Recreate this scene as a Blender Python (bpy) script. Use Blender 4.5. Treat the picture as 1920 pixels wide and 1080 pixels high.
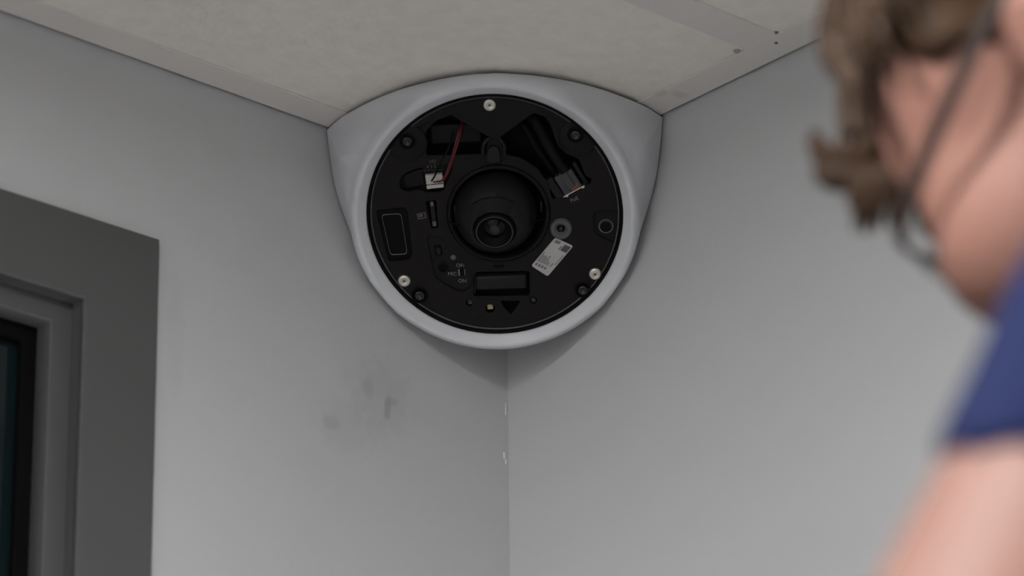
import bpy, bmesh, math, random
import numpy as np
from mathutils import Vector, Matrix

# ------------------------------------------------------------------ scene, camera, light
scene = bpy.context.scene
for o in list(bpy.data.objects):
    bpy.data.objects.remove(o, do_unlink=True)
COL = scene.collection
random.seed(7)
H = 2.6                                           # ceiling height; room corner at x = 0, y = 0

FW = Vector((-0.61275, -0.68496, 0.39417)).normalized()
RT = Vector((-0.74883, 0.66264, -0.01260)).normalized()
UP = RT.cross(FW).normalized()
CAM = Vector((1.34318, 1.50630, H - 0.92452))
cam_d = bpy.data.cameras.new('camera')
cam_d.sensor_width = 36.0
cam_d.lens = 7323.4 * 36.0 / 1920.0
cam_d.clip_start = 0.05
cam_d.dof.use_dof = True
cam_d.dof.focus_distance = 2.12
cam_d.dof.aperture_fstop = 6.5
cam = bpy.data.objects.new('camera', cam_d)
COL.objects.link(cam)
M3 = Matrix((RT, UP, -FW)).transposed()
cam.matrix_world = Matrix.Translation(CAM) @ M3.to_4x4()
scene.camera = cam

world = bpy.data.worlds.new('world')
scene.world = world
world.use_nodes = True
world.node_tree.nodes['Background'].inputs[0].default_value = (0.5, 0.52, 0.55, 1)
world.node_tree.nodes['Background'].inputs[1].default_value = 0.3

LAMP_POWER = 41.5
DOWN_POWER = 490.0
#                                 # emission of the ceiling light diffusers
scene.view_settings.view_transform = 'Standard'
scene.view_settings.look = 'None'
scene.view_settings.gamma = 1.0
scene.view_settings.use_curve_mapping = False
scene.view_settings.exposure = 0.0
scene.cycles.use_denoising = True
scene.cycles.use_adaptive_sampling = True
scene.cycles.adaptive_threshold = 0.015
scene.cycles.max_bounces = 6
scene.cycles.diffuse_bounces = 4
scene.cycles.caustics_reflective = False
scene.cycles.caustics_refractive = False

# ------------------------------------------------------------------ helpers
def lin(r, g, b):
    def f(c):
        c /= 255.0
        return c / 12.92 if c <= 0.04045 else ((c + 0.055) / 1.055) ** 2.4
    return (f(r), f(g), f(b))

def mat(name, col, rough=0.5, metal=0.0, bump=None, mottle=None, spec=0.5, coat=0.0, sss=0.0,
        trans=0.0, stains=None, emit=None, alpha=1.0):
    """Procedural material. bump=(scale,strength,dist) mottle=(scale,amount)
    stains=list of (centre, (sx,sy,sz), colour, amount)."""
    m = bpy.data.materials.new(name)
    m.use_nodes = True
    nt = m.node_tree
    N, L = nt.nodes, nt.links
    b = N['Principled BSDF']
    b.inputs['Base Color'].default_value = (*col, 1)
    b.inputs['Roughness'].default_value = rough
    b.inputs['Metallic'].default_value = metal
    b.inputs['Specular IOR Level'].default_value = spec
    b.inputs['Coat Weight'].default_value = coat
    b.inputs['Transmission Weight'].default_value = trans
    b.inputs['Alpha'].default_value = alpha
    if sss:
        b.inputs['Subsurface Weight'].default_value = sss
        b.inputs['Subsurface Radius'].default_value = (1.0, 0.35, 0.2)
        b.inputs['Subsurface Scale'].default_value = 0.006
    if emit:
        b.inputs['Emission Color'].default_value = (*emit[0], 1)
        b.inputs['Emission Strength'].default_value = emit[1]
    tc = N.new('ShaderNodeTexCoord')
    out = None
    if mottle:
        n = N.new('ShaderNodeTexNoise')
        n.inputs['Scale'].default_value = mottle[0]
        n.inputs['Detail'].default_value = 2
        L.new(tc.outputs['Object'], n.inputs['Vector'])
        r = N.new('ShaderNodeMapRange')
        r.inputs['From Min'].default_value = 0.3
        r.inputs['From Max'].default_value = 0.7
        r.inputs['To Min'].default_value = 1 - mottle[1]
        r.inputs['To Max'].default_value = 1 + mottle[1]
        L.new(n.outputs['Fac'], r.inputs['Value'])
        mx = N.new('ShaderNodeVectorMath')
        mx.operation = 'SCALE'
        mx.inputs[0].default_value = col
        L.new(r.outputs['Result'], mx.inputs['Scale'])
        out = mx.outputs['Vector']
    if stains:                                    # one shared noise roughens the rims of all stains
        nz = N.new('ShaderNodeTexNoise')
        nz.inputs['Scale'].default_value = 160
        L.new(tc.outputs['Object'], nz.inputs['Vector'])
        ad = N.new('ShaderNodeMath')
        ad.operation = 'MULTIPLY_ADD'
        ad.inputs[1].default_value = 0.9
        ad.inputs[2].default_value = -0.45
        L.new(nz.outputs['Fac'], ad.inputs[0])
    for (c, s, scol, amt) in (stains or []):
        sub = N.new('ShaderNodeVectorMath')
        sub.operation = 'SUBTRACT'
        sub.inputs[1].default_value = c
        L.new(tc.outputs['Object'], sub.inputs[0])
        dv = N.new('ShaderNodeVectorMath')
        dv.operation = 'DIVIDE'
        dv.inputs[1].default_value = s
        L.new(sub.outputs[0], dv.inputs[0])
        ln = N.new('ShaderNodeVectorMath')
        ln.operation = 'LENGTH'
        L.new(dv.outputs[0], ln.inputs[0])
        a2 = N.new('ShaderNodeMath')
        a2.operation = 'ADD'
        L.new(ln.outputs['Value'], a2.inputs[0])
        L.new(ad.outputs[0], a2.inputs[1])
        r = N.new('ShaderNodeMapRange')
        r.interpolation_type = 'SMOOTHSTEP'
        r.inputs['From Min'].default_value = 0.35
        r.inputs['From Max'].default_value = 1.0
        r.inputs['To Min'].default_value = amt
        r.inputs['To Max'].default_value = 0.0
        L.new(a2.outputs[0], r.inputs['Value'])
        mx = N.new('ShaderNodeMix')
        mx.data_type = 'RGBA'
        mx.inputs['B'].default_value = (*scol, 1)
        if out is None:
            mx.inputs['A'].default_value = (*col, 1)
        else:
            L.new(out, mx.inputs['A'])
        L.new(r.outputs['Result'], mx.inputs['Factor'])
        out = mx.outputs['Result']
    if out is not None:
        L.new(out, b.inputs['Base Color'])
    if bump:
        n = N.new('ShaderNodeTexNoise')
        n.inputs['Scale'].default_value = bump[0]
        n.inputs['Detail'].default_value = 2
        L.new(tc.outputs['Object'], n.inputs['Vector'])
        bp = N.new('ShaderNodeBump')
        bp.inputs['Strength'].default_value = bump[1]
        bp.inputs['Distance'].default_value = bump[2]
        L.new(n.outputs['Fac'], bp.inputs['Height'])
        L.new(bp.outputs['Normal'], b.inputs['Normal'])
    return m

def empty(name, loc=(0, 0, 0), rot=None):
    o = bpy.data.objects.new(name, None)
    o.empty_display_size = 0.05
    COL.objects.link(o)
    o.location = loc
    if rot is not None:
        o.matrix_world = Matrix.Translation(Vector(loc)) @ rot.to_4x4()
    return o

def obj(name, me, m, parent=None, smooth=False):
    o = bpy.data.objects.new(name, me)
    COL.objects.link(o)
    if m is not None and not me.materials:
        me.materials.append(m)
    if parent is not None:
        o.parent = parent
    if smooth:
        me.polygons.foreach_set('use_smooth', [True] * len(me.polygons))
    return o

def tag(o, label, cat, group=None):
    o['label'] = label
    o['category'] = cat
    if group:
        o['group'] = group
    return o

def struct(o, label, cat):
    o['kind'] = 'structure'
    return tag(o, label, cat)

def from_bm(bm, name='mesh'):
    bmesh.ops.recalc_face_normals(bm, faces=bm.faces[:])
    me = bpy.data.meshes.new(name)
    bm.to_mesh(me)
    bm.free()
    return me

def pyd(verts, faces, name='mesh'):
    me = bpy.data.meshes.new(name)
    me.from_pydata([tuple(v) for v in verts], [], faces)
    me.update()
    return me

def box_me(lo, hi, bevel=0.0, seg=2, mtx=None):
    bm = bmesh.new()
    bmesh.ops.create_cube(bm, size=1.0)
    lo, hi = Vector(lo), Vector(hi)
    for v in bm.verts:
        v.co = Vector([(lo[i] + hi[i]) / 2 + v.co[i] * (hi[i] - lo[i]) for i in range(3)])
    if bevel:
        bmesh.ops.bevel(bm, geom=bm.edges[:], offset=bevel, segments=seg, affect='EDGES', profile=0.5)
    if mtx is not None:
        bm.transform(mtx)
    return from_bm(bm)

def lathe_me(prof, n=32, mtx=None):
    """prof: list of (r, h) revolved about local z."""
    vs, fs, rows = [], [], []
    for r, h in prof:
        if r < 1e-7:
            rows.append([len(vs)])
            vs.append((0, 0, h))
        else:
            rows.append(list(range(len(vs), len(vs) + n)))
            vs += [(r * math.cos(2 * math.pi * i / n), r * math.sin(2 * math.pi * i / n), h) for i in range(n)]
    for a, b in zip(rows, rows[1:]):
        for i in range(n):
            j = (i + 1) % n
            if len(a) == 1 and len(b) == 1:
                continue
            if len(a) == 1:
                fs.append((a[0], b[i], b[j]))
            elif len(b) == 1:
                fs.append((a[i], a[j], b[0]))
            else:
                fs.append((a[i], a[j], b[j], b[i]))
    if mtx is not None:
        vs = [mtx @ Vector(v) for v in vs]
    bm = bmesh.new()
    bv = [bm.verts.new(v) for v in vs]
    for f in fs:
        try:
            bm.faces.new([bv[i] for i in f])
        except ValueError:
            pass
    return from_bm(bm)

def tube_data(pts, rads, n=8, flat=1.0):
    """vertices and faces of a tapered tube along pts"""
    pts = [Vector(p) for p in pts]
    vs, fs = [], []
    prev = None
    for i, p in enumerate(pts):
        t = (pts[min(i + 1, len(pts) - 1)] - pts[max(i - 1, 0)]).normalized()
        if prev is None:
            a = t.orthogonal().normalized()
        else:
            a = (prev - t * prev.dot(t)).normalized()
        prev = a
        b = t.cross(a)
        r = rads[i] if hasattr(rads, '__len__') else rads
        for k in range(n):
            w = 2 * math.pi * k / n
            vs.append(p + a * (r * math.cos(w)) + b * (r * flat * math.sin(w)))
    for i in range(len(pts) - 1):
        for k in range(n):
            j = (k + 1) % n
            fs.append((i * n + k, i * n + j, (i + 1) * n + j, (i + 1) * n + k))
    fs.append(tuple(range(n - 1, -1, -1)))
    fs.append(tuple(range((len(pts) - 1) * n, len(pts) * n)))
    return vs, fs

def tube_me(pts, rads, n=8):
    vs, fs = tube_data(pts, rads, n)
    return pyd(vs, fs)

def catmull(pts, sub=6):
    pts = [Vector(p) for p in pts]
    out = []
    for i in range(len(pts) - 1):
        p0, p1, p2, p3 = pts[max(i - 1, 0)], pts[i], pts[i + 1], pts[min(i + 2, len(pts) - 1)]
        for s in range(sub):
            t = s / sub
            out.append(0.5 * ((2 * p1) + (p2 - p0) * t + (2 * p0 - 5 * p1 + 4 * p2 - p3) * t * t
                              + (3 * p1 - p0 - 3 * p2 + p3) * t ** 3))
    out.append(pts[-1])
    return out

def eval_curve(cu):
    o = bpy.data.objects.new('tmp', cu)
    COL.objects.link(o)
    dg = bpy.context.evaluated_depsgraph_get()
    me = bpy.data.meshes.new_from_object(o.evaluated_get(dg))
    bpy.data.objects.remove(o)
    bpy.data.curves.remove(cu)
    return me

def plate_me(loops, h, t, bevel=0.0):
    """flat plate outlined by 2-D loops (first is the rim, others are holes); top face at h, thickness t"""
    cu = bpy.data.curves.new('plate', 'CURVE')
    cu.dimensions = '2D'
    cu.fill_mode = 'BOTH'
    cu.extrude = max(t / 2 - bevel, 1e-5)
    cu.bevel_depth = bevel
    cu.bevel_resolution = 1
    for lp in loops:
        s = cu.splines.new('POLY')
        s.points.add(len(lp) - 1)
        for p, q in zip(s.points, lp):
            p.co = (q[0], q[1], 0, 1)
        s.use_cyclic_u = True
    me = eval_curve(cu)
    me.transform(Matrix.Translation((0, 0, h - t / 2)))
    return me

def text_me(s, size, loc, rot, h):
    cu = bpy.data.curves.new('txt', 'FONT')
    cu.body = s
    cu.size = size
    cu.align_x = 'CENTER'
    cu.align_y = 'CENTER'
    cu.extrude = 0.00003
    me = eval_curve(cu)
    me.transform(Matrix.Translation((loc[0], loc[1], h)) @ Matrix.Rotation(rot, 4, 'Z'))
    return me

def mm(pts):
    return [(p[0] * 0.001, p[1] * 0.001) for p in pts]

def circ(c, r, n=40, ry=None):
    ry = ry or r
    return [(c[0] + r * math.cos(2 * math.pi * i / n), c[1] + ry * math.sin(2 * math.pi * i / n)) for i in range(n)]

def rounded(pts, r, seg=4):
    """round the corners of a 2-D polygon"""
    out = []
    n = len(pts)
    for i in range(n):
        p0, p1, p2 = Vector(pts[i - 1]), Vector(pts[i]), Vector(pts[(i + 1) % n])
        a, b = (p0 - p1), (p2 - p1)
        d = min(r, a.length * 0.45, b.length * 0.45)
        s, e = p1 + a.normalized() * d, p1 + b.normalized() * d
        for k in range(seg + 1):
            t = k / seg
            out.append(tuple(s * (1 - t) ** 2 + p1 * 2 * t * (1 - t) + e * t * t))
    return out

# ------------------------------------------------------------------ materials
WALL = (0.47, 0.475, 0.48)
m_wall_l = mat('painted_wall_scuffed', WALL, 0.7, bump=(420, 0.12, 0.0006), mottle=(3.0, 0.02), stains=[
    ((0.0871, 0.0, H - 0.1529), (0.0035, 0.05, 0.010), (0.20, 0.20, 0.205), 0.55),
    ((0.0841, 0.0, H - 0.1485), (0.006, 0.05, 0.0035), (0.26, 0.26, 0.27), 0.45),
    ((0.1006, 0.0, H - 0.1449), (0.005, 0.05, 0.008), (0.26, 0.26, 0.27), 0.40),
    ((0.0912, 0.0, H - 0.1481), (0.030, 0.05, 0.030), (0.34, 0.34, 0.345), 0.35),
    ((0.1262, 0.0, H - 0.1713), (0.008, 0.05, 0.006), (0.30, 0.30, 0.31), 0.45),
    ((0.1134, 0.0, H - 0.1705), (0.030, 0.05, 0.020), (0.38, 0.38, 0.385), 0.35),
    ((0.2294, 0.0, H - 0.1460), (0.008, 0.05, 0.05), (0.38, 0.38, 0.385), 0.3),
])
m_wall_r = mat('painted_wall', WALL, 0.7, bump=(420, 0.12, 0.0006), mottle=(3.0, 0.02))
m_floor = mat('carpet', (0.30, 0.29, 0.28), 0.95, bump=(900, 0.4, 0.002), mottle=(40, 0.1))
m_tile = mat('mineral_fibre_tile', (0.80, 0.76, 0.70), 0.95, bump=(330, 0.35, 0.0012), mottle=(95, 0.035))
m_tee = mat('white_enamel_grid', (0.70, 0.67, 0.645), 0.55, mottle=(12, 0.02), stains=[
    ((0.0215, 0.150, H), (0.006, 0.006, 0.02), (0.42, 0.38, 0.33), 0.35),
    ((0.0120, 0.156, H), (0.008, 0.005, 0.02), (0.42, 0.38, 0.33), 0.35),
])
m_rust = mat('rust', (0.22, 0.15, 0.07), 0.8)
m_dark_hole = mat('dark_hole', (0.03, 0.03, 0.03), 0.8)
m_chip = mat('chipped_plaster', (0.68, 0.66, 0.62), 0.9)
m_plenum = mat('plenum', (0.05, 0.05, 0.05), 0.9)
m_frame = mat('grey_frame_paint', (0.078, 0.078, 0.079), 0.5, bump=(260, 0.08, 0.0005), mottle=(8, 0.04))
m_stop = mat('grey_stop_paint', (0.155, 0.156, 0.158), 0.5, bump=(260, 0.08, 0.0005), mottle=(8, 0.04))
m_filler = mat('grey_filler', (0.30, 0.275, 0.245), 0.9)
m_caulk = mat('caulk', (0.50, 0.50, 0.50), 0.7)
m_pane = mat('dark_window_glass', (0.006, 0.012, 0.013), 0.06, spec=0.35)
m_bead = mat('glazing_rubber', (0.004, 0.004, 0.004), 0.8, spec=0.05)
m_seal_shade = mat('black_rubber_gap_shade', (0.003, 0.003, 0.0032), 0.8, spec=0.1)  # black for rubber seals and for the shade strip behind the cover edge
m_cover = mat('grey_white_plastic', (0.55, 0.56, 0.59), 0.38, bump=(1500, 0.05, 0.0002), spec=0.4)
m_black = mat('black_plastic', (0.0098, 0.0085, 0.0088), 0.6, bump=(1800, 0.06, 0.0002), spec=0.12)
m_black2 = mat('black_plastic_deep', (0.003, 0.003, 0.0033), 0.6, spec=0.08)
m_black3 = mat('black_plastic_satin', (0.008, 0.008, 0.009), 0.45, spec=0.2)
m_board = mat('black_board', (0.006, 0.0068, 0.0065), 0.5, spec=0.15)
m_silver = mat('silver_screw', (0.55, 0.53, 0.48), 0.35, metal=0.9, bump=(900, 0.2, 0.0003))
m_knob = mat('black_gloss_screw', (0.005, 0.005, 0.005), 0.22, spec=0.45)
m_print = mat('grey_print', (0.20, 0.20, 0.18), 0.6)
m_printd = mat('dim_grey_print', (0.085, 0.08, 0.07), 0.6)
m_white = mat('white_connector', (0.42, 0.40, 0.37), 0.5)
m_red = mat('red_wire', (0.10, 0.006, 0.010), 0.5)
m_blackw = mat('black_wire', (0.005, 0.005, 0.005), 0.6, spec=0.1)
m_label = mat('paper_label', (0.40, 0.385, 0.385), 0.6)
m_ink = mat('label_ink', (0.13, 0.125, 0.125), 0.7)
m_greyp = mat('translucent_grey_plastic', (0.085, 0.085, 0.085), 0.5, spec=0.2)
m_clear = mat('clear_plug', (0.028, 0.028, 0.030), 0.2, spec=0.4)
m_metal = mat('bare_metal', (0.6, 0.57, 0.53), 0.3, metal=1.0)
m_copper = mat('copper_contact', (0.25, 0.08, 0.04), 0.35, metal=0.5)
m_led = mat('led_chip', (0.42, 0.36, 0.19), 0.4)
m_lens = mat('lens_glass', (0.003, 0.003, 0.004), 0.15, spec=0.2)
m_lensglint = mat('lens_glint_grey', (0.035, 0.033, 0.032), 0.5, spec=0.15)
m_skin = mat('skin', (0.198, 0.098, 0.075), 0.6, mottle=(25, 0.05), spec=0.2)
m_hair = mat('brown_hair', (0.034, 0.0178, 0.0085), 0.6, spec=0.2, mottle=(70, 0.25), bump=(260, 0.3, 0.003))
m_shirt = mat('blue_jersey', (0.0030, 0.0078, 0.045), 0.9, spec=0.15, bump=(900, 0.3, 0.001), mottle=(20, 0.06))
m_trouser = mat('dark_trouser_cloth', (0.03, 0.03, 0.035), 0.9)
m_shoe = mat('shoe_leather', (0.02, 0.018, 0.016), 0.5)
m_glasses = mat('dark_tortoise_frame', (0.022, 0.014, 0.012), 0.3)
m_speclens = mat('spectacle_lens', (0.9, 0.9, 0.9), 0.02, trans=1.0)
m_eye = mat('eye', (0.22, 0.20, 0.18), 0.3)
m_alu = mat('aluminium', (0.5, 0.5, 0.5), 0.4, metal=0.8)
m_lampframe = mat('lamp_frame', (0.7, 0.7, 0.7), 0.4)
m_diff = mat('lamp_diffuser', (0.9, 0.9, 0.9), 0.6, emit=((0.985, 0.99, 1.0), LAMP_POWER))
m_down = mat('downlight_diffuser', (0.9, 0.9, 0.9), 0.6, emit=((1.0, 0.99, 0.98), DOWN_POWER))

# ------------------------------------------------------------------ room shell
RX, RY = 4.4, 4.4
WH = H + 0.12
WX0, WX1 = 0.2444, 1.45                     # window frame outer edges on the left wall
WZ1, WZ0 = H - 0.1002, H - 1.45
# left wall (plane y = 0) with the window opening
bm = bmesh.new()
def quad(bm, pts):
    bm.faces.new([bm.verts.new(p) for p in pts])
op = 0.010                                        # the frame laps over the opening by this much
ox0, ox1, oz0, oz1 = WX0 + op, WX1 - op, WZ0 + op, WZ1 - op
for (x0, x1, z0, z1) in ((-0.1, ox0, 0, WH), (ox1, RX, 0, WH), (ox0, ox1, 0, oz0), (ox0, ox1, oz1, WH)):
    quad(bm, [(x0, 0, z0), (x1, 0, z0), (x1, 0, z1), (x0, 0, z1)])
    quad(bm, [(x0, -0.12, z0), (x1, -0.12, z0), (x1, -0.12, z1), (x0, -0.12, z1)])
for (x0, z0, x1, z1) in ((ox0, oz0, ox0, oz1), (ox1, oz0, ox1, oz1), (ox0, oz0, ox1, oz0), (ox0, oz1, ox1, oz1)):
    quad(bm, [(x0, 0, z0), (x1, 0, z1), (x1, -0.12, z1), (x0, -0.12, z0)])
bmesh.ops.remove_doubles(bm, verts=bm.verts[:], dist=1e-5)
wall_left = struct(obj('wall_left', from_bm(bm), m_wall_l), 'light grey painted wall left of the corner with scuffs and a window', 'wall')
wall_right = struct(obj('wall_right', box_me((-0.12, 0.0, 0), (0, RY, WH)), m_wall_r), 'plain light grey painted wall right of the corner', 'wall')
wall_back = struct(obj('wall_back', box_me((-0.12, RY, 0), (RX, RY + 0.12, WH)), m_wall_r), 'light grey wall behind the photographer', 'wall')
wall_side = struct(obj('wall_side', box_me((RX, -0.12, 0), (RX + 0.12, RY + 0.12, WH)), m_wall_r), 'light grey wall facing the right-hand wall', 'wall')
floor = struct(obj('floor', box_me((-0.12, -0.12, -0.1), (RX + 0.12, RY + 0.12, 0)), m_floor), 'grey carpeted floor of the room', 'floor')
# paint chips along the corner line
def chip(x, y, z, w, hgt, parent):
    n = 7
    vs = []
    for i in range(n):
        a = 2 * math.pi * i / n
        vs.append((w * math.cos(a) * (0.7 + 0.5 * random.random()), hgt * math.sin(a) * (0.7 + 0.4 * random.random())))
    fr = [(x + a, y + 0.0006, z + b) for a, b in vs]
    bk = [(x + a * 1.2, y - 0.0002, z + b * 1.1) for a, b in vs]
    fs = [tuple(range(n)), tuple(range(2 * n - 1, n - 1, -1))] + [(i, (i + 1) % n, n + (i + 1) % n, n + i) for i in range(n)]
    obj('paint_chip', pyd(fr + bk, fs), m_chip, parent)
chip(0.0016, 0, H - 0.1325, 0.0005, 0.0045, wall_left)
chip(0.0034, 0, H - 0.1605, 0.0006, 0.0024, wall_left)
chip(0.0022, 0, H - 0.1635, 0.0006, 0.0018, wall_left)

# suspended ceiling: slab above, enamelled tees, wall angles and lay-in tiles
ceiling = struct(obj('ceiling', box_me((-0.12, -0.12, H + 0.10), (RX + 0.12, RY + 0.12, H + 0.16)), m_plenum), 'suspended ceiling of off-white fibre tiles in a metal grid', 'ceiling')
GX = [0.62 + 0.6 * k for k in range(7)]
GY = [0.2284 + 0.6 * k for k in range(7)]
FL = 0.012                                        # half flange of a tee
AN = 0.0222                                       # wall angle flange
def tee(lo, hi, axis):
    bm = bmesh.new()
    a, b = Vector(lo), Vector(hi)
    for (l, h_) in (((-FL, 0), (FL, 0.0007)), ((-0.0008, 0.0007), (0.0008, 0.03))):
        p, q = a.copy(), b.copy()
        o = 1 - axis
        p[o] += l[0]; p[2] += l[1]
        q[o] += h_[0]; q[2] += h_[1]
        me = box_me(p, q)
        bm.from_mesh(me)
        bpy.data.meshes.remove(me)
    return obj('grid_tee', from_bm(bm), m_tee, ceiling)
for y in GY:
    tee((AN - 0.0004, y, H + 0.0001), (RX - AN, y, H + 0.0001), 0)
for x in GX:
    ys = [AN] + GY + [RY - AN]
    for y0, y1 in zip(ys, ys[1:]):
        if y1 - y0 > 0.05:
            tee((x, y0 + (FL if y0 > AN else 0) + 0.0002, H + 0.0001), (x, y1 - FL - 0.0002, H + 0.0001), 1)
def angle(name, lo, hi, label):
    return struct(obj(name, box_me(lo, hi, 0.0002, 1), m_tee), label, 'trim')
t1 = angle('trim_1', (0.0022, 0.0022, H), (RX, AN, H + 0.0009), 'white enamel wall angle where the ceiling meets the left wall')
t2 = angle('trim_2', (0.0022, AN, H), (AN, RY, H + 0.0009), 'white enamel wall angle where the ceiling meets the right wall')
angle('trim_3', (AN, RY - AN, H), (RX, RY, H + 0.0009), 'white enamel wall angle along the wall behind the photographer')
angle('trim_4', (RX - AN, AN, H), (RX, RY - AN, H + 0.0009), 'white enamel wall angle along the side wall')
# lamp cells
LAMPS = [(3, 1), (1, 3), (3, 3), (5, 1), (1, 5), (5, 3)]
lamp_cells = {}
xs = [0.0] + GX + [RX]
ys = [0.0] + GY + [RY]
for i in range(len(xs) - 1):
    for j in range(len(ys) - 1):
        x0, x1, y0, y1 = xs[i], xs[i + 1], ys[j], ys[j + 1]
        if x1 - x0 < 0.06 or y1 - y0 < 0.06:
            continue
        g = 0.005
        if (i - 1, j - 1) in LAMPS:
            lamp_cells[(i - 1, j - 1)] = (x0, x1, y0, y1)
            continue
        # tile with slightly ragged lower rim
        nx, ny = max(2, int((x1 - x0) / 0.012)), max(2, int((y1 - y0) / 0.012))
        if x0 > 1.2 or y0 > 1.2:
            nx = ny = 2
        bm = bmesh.new()
        me = box_me((x0 + g, y0 + g, H + 0.0010), (x1 - g, y1 - g, H + 0.016), 0.0008, 1)
        obj('ceiling_tile', me, m_tile, ceiling)
        bm.free()
# little marks at the tee joint
obj('rust_spot', lathe_me([(0, -0.0006), (0.0008, -0.0005), (0.0014, -0.0001), (0.0015, 0.0003)], 10, Matrix.Translation((AN + 0.001, 0.2404, H + 0.0006))), m_rust, ceiling)
obj('rivet', lathe_me([(0, -0.0006), (0.0006, -0.0005), (0.0011, 0.0001), (0.0012, 0.0004)], 10, Matrix.Translation((0.0158, 0.2330, H))), m_dark_hole, t2)
obj('filler_blob', lathe_me([(0, -0.0010), (0.0011, -0.0008), (0.0018, -0.0002), (0.0020, 0.0006)], 10, Matrix.Translation((0.0240, 0.2120, H + 0.0006))), m_filler, ceiling)

# ceiling lights in the grid
first = None
for k, (c, (x0, x1, y0, y1)) in enumerate(lamp_cells.items()):
    cx, cy = (x0 + x1) / 2, (y0 + y1) / 2
    L_ = empty('ceiling_light', (cx, cy, H))
    hx, hy = (x1 - x0) / 2 - 0.013, (y1 - y0) / 2 - 0.013
    bm = bmesh.new()
    for lo, hi in (((-hx, -hy, 0.0012), (hx, -hy + 0.02, 0.03)), ((-hx, hy - 0.02, 0.0012), (hx, hy, 0.03)),
                   ((-hx, -hy + 0.02, 0.0012), (-hx + 0.02, hy - 0.02, 0.03)), ((hx - 0.02, -hy + 0.02, 0.0012), (hx, hy - 0.02, 0.03))):
        me = box_me(lo, hi)
        bm.from_mesh(me)
        bpy.data.meshes.remove(me)
    obj('frame', from_bm(bm), m_lampframe, L_)
    obj('diffuser', box_me((-hx + 0.02, -hy + 0.02, 0.004), (hx - 0.02, hy - 0.02, 0.010)), m_diff, L_)
    tag(L_, 'square ceiling light panel set in the grid behind the photographer', 'ceiling light', 'ceiling light panels')
# round flush downlight in the tile in front of the corner (above the picture)
dl = empty('downlight', (0.85, 0.64, H))
obj('bezel', lathe_me([(0.050, -0.0010), (0.062, -0.0030), (0.066, -0.0010), (0.066, 0.0009)], 48), m_lampframe, dl, True)
obj('diffuser', lathe_me([(0.0, -0.0008), (0.050, -0.0008), (0.050, 0.0009), (0.0, 0.0009)], 48), m_down, dl)
tag(dl, 'round flush downlight in the ceiling tile in front of the corner', 'ceiling light')

# ------------------------------------------------------------------ window on the left wall
win = empty('window_1', (WX0, 0, WZ1))
struct(win, 'dark grey window frame at the left edge with black glass', 'window')
def winpart(name, lo, hi, m, bevel=0.0006):
    lo = Vector(lo) - Vector((WX0, 0, WZ1))
    hi = Vector(hi) - Vector((WX0, 0, WZ1))
    return obj(name, box_me(lo, hi, bevel), m, win)
FWD = 0.0445                                      # frame face width
PR = 0.0035                                       # proud of the wall
D1 = 0.0085                                       # first step back
ST = 0.0118                                       # stop face width
D2 = 0.0135
def ring(name, inset0, inset1, y0, y1, m, bev=0.0006):
    def rect(i):
        return [(WX0 + i, WZ0 + i), (WX1 - i, WZ0 + i), (WX1 - i, WZ1 - i), (WX0 + i, WZ1 - i)]
    me = plate_me([rect(inset0), rect(inset1)], y1 - y0, y1 - y0, bev)
    me.transform(Matrix.Translation((-WX0, y1, -WZ1)) @ Matrix(((1, 0, 0, 0), (0, 0, 1, -(y1 - y0)), (0, 1, 0, 0), (0, 0, 0, 1))))
    me.flip_normals()
    obj(name, me, m, win)
ring('frame', 0.0, FWD, -0.0005, PR, m_frame)
ring('lining', op + 0.0005, FWD - 0.0003, -0.09, -0.0005, m_frame, 0)
ring('stop', FWD + 0.00005, FWD + ST, -D1 - D2, -D1, m_frame)
ring('glazing_bead', FWD + ST + 0.0001, FWD + ST + 0.0085, -D1 - D2 - 0.004, -D1 - D2 + 0.001, m_bead, 0.0003)
winpart('pane', (WX0 + FWD + 0.002, -D1 - D2 - 0.012, WZ0 + FWD), (WX1 - FWD, -D1 - D2 - 0.006, WZ1 - FWD), m_pane, 0.0)
# sealant bead beside the frame
bead = [(WX0 - 0.0002, 0.0004, WZ1 - 0.0 - 0.02 * k) for k in range(0, 40)]
bead = [Vector((p[0] + 0.0005 * math.sin(k * 1.7), p[1], p[2])) - Vector((WX0, 0, WZ1)) for k, p in enumerate(bead)]
obj('sealant_bead', tube_me(bead, [0.0006 + 0.0012 * min(1, k / 16.0) for k in range(40)], 6), m_caulk, win, True)
hb = [Vector((0.03 * k, 0.0004, 0.0002 + 0.0005 * math.sin(k * 2.3))) for k in range(0, 38)]
obj('sealant_bead', tube_me(hb, 0.0009, 6), m_frame, win, True)

# ------------------------------------------------------------------ security camera in the corner
A0 = 0.0735
DC = Vector((A0, A0, H - 0.0627))
hd = Vector((1, 1, 0)).normalized()
s45 = math.sqrt(0.5)
DN = (hd * s45 - Vector((0, 0, s45))).normalized()
DV = (hd * s45 + Vector((0, 0, s45))).normalized()
DU = DV.cross(DN).normalized()
DM = Matrix((DU, DV, DN)).transposed()
scam = empty('security_camera', DC, DM)
tag(scam, 'grey corner-mounted security camera with its dome off, black insides showing', 'security camera')
INV = scam.matrix_world.inverted()
R = 0.0696

def cpart(name, me, m, parent=None, smooth=False):
    return obj(name, me, m, parent or scam, smooth)

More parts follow.
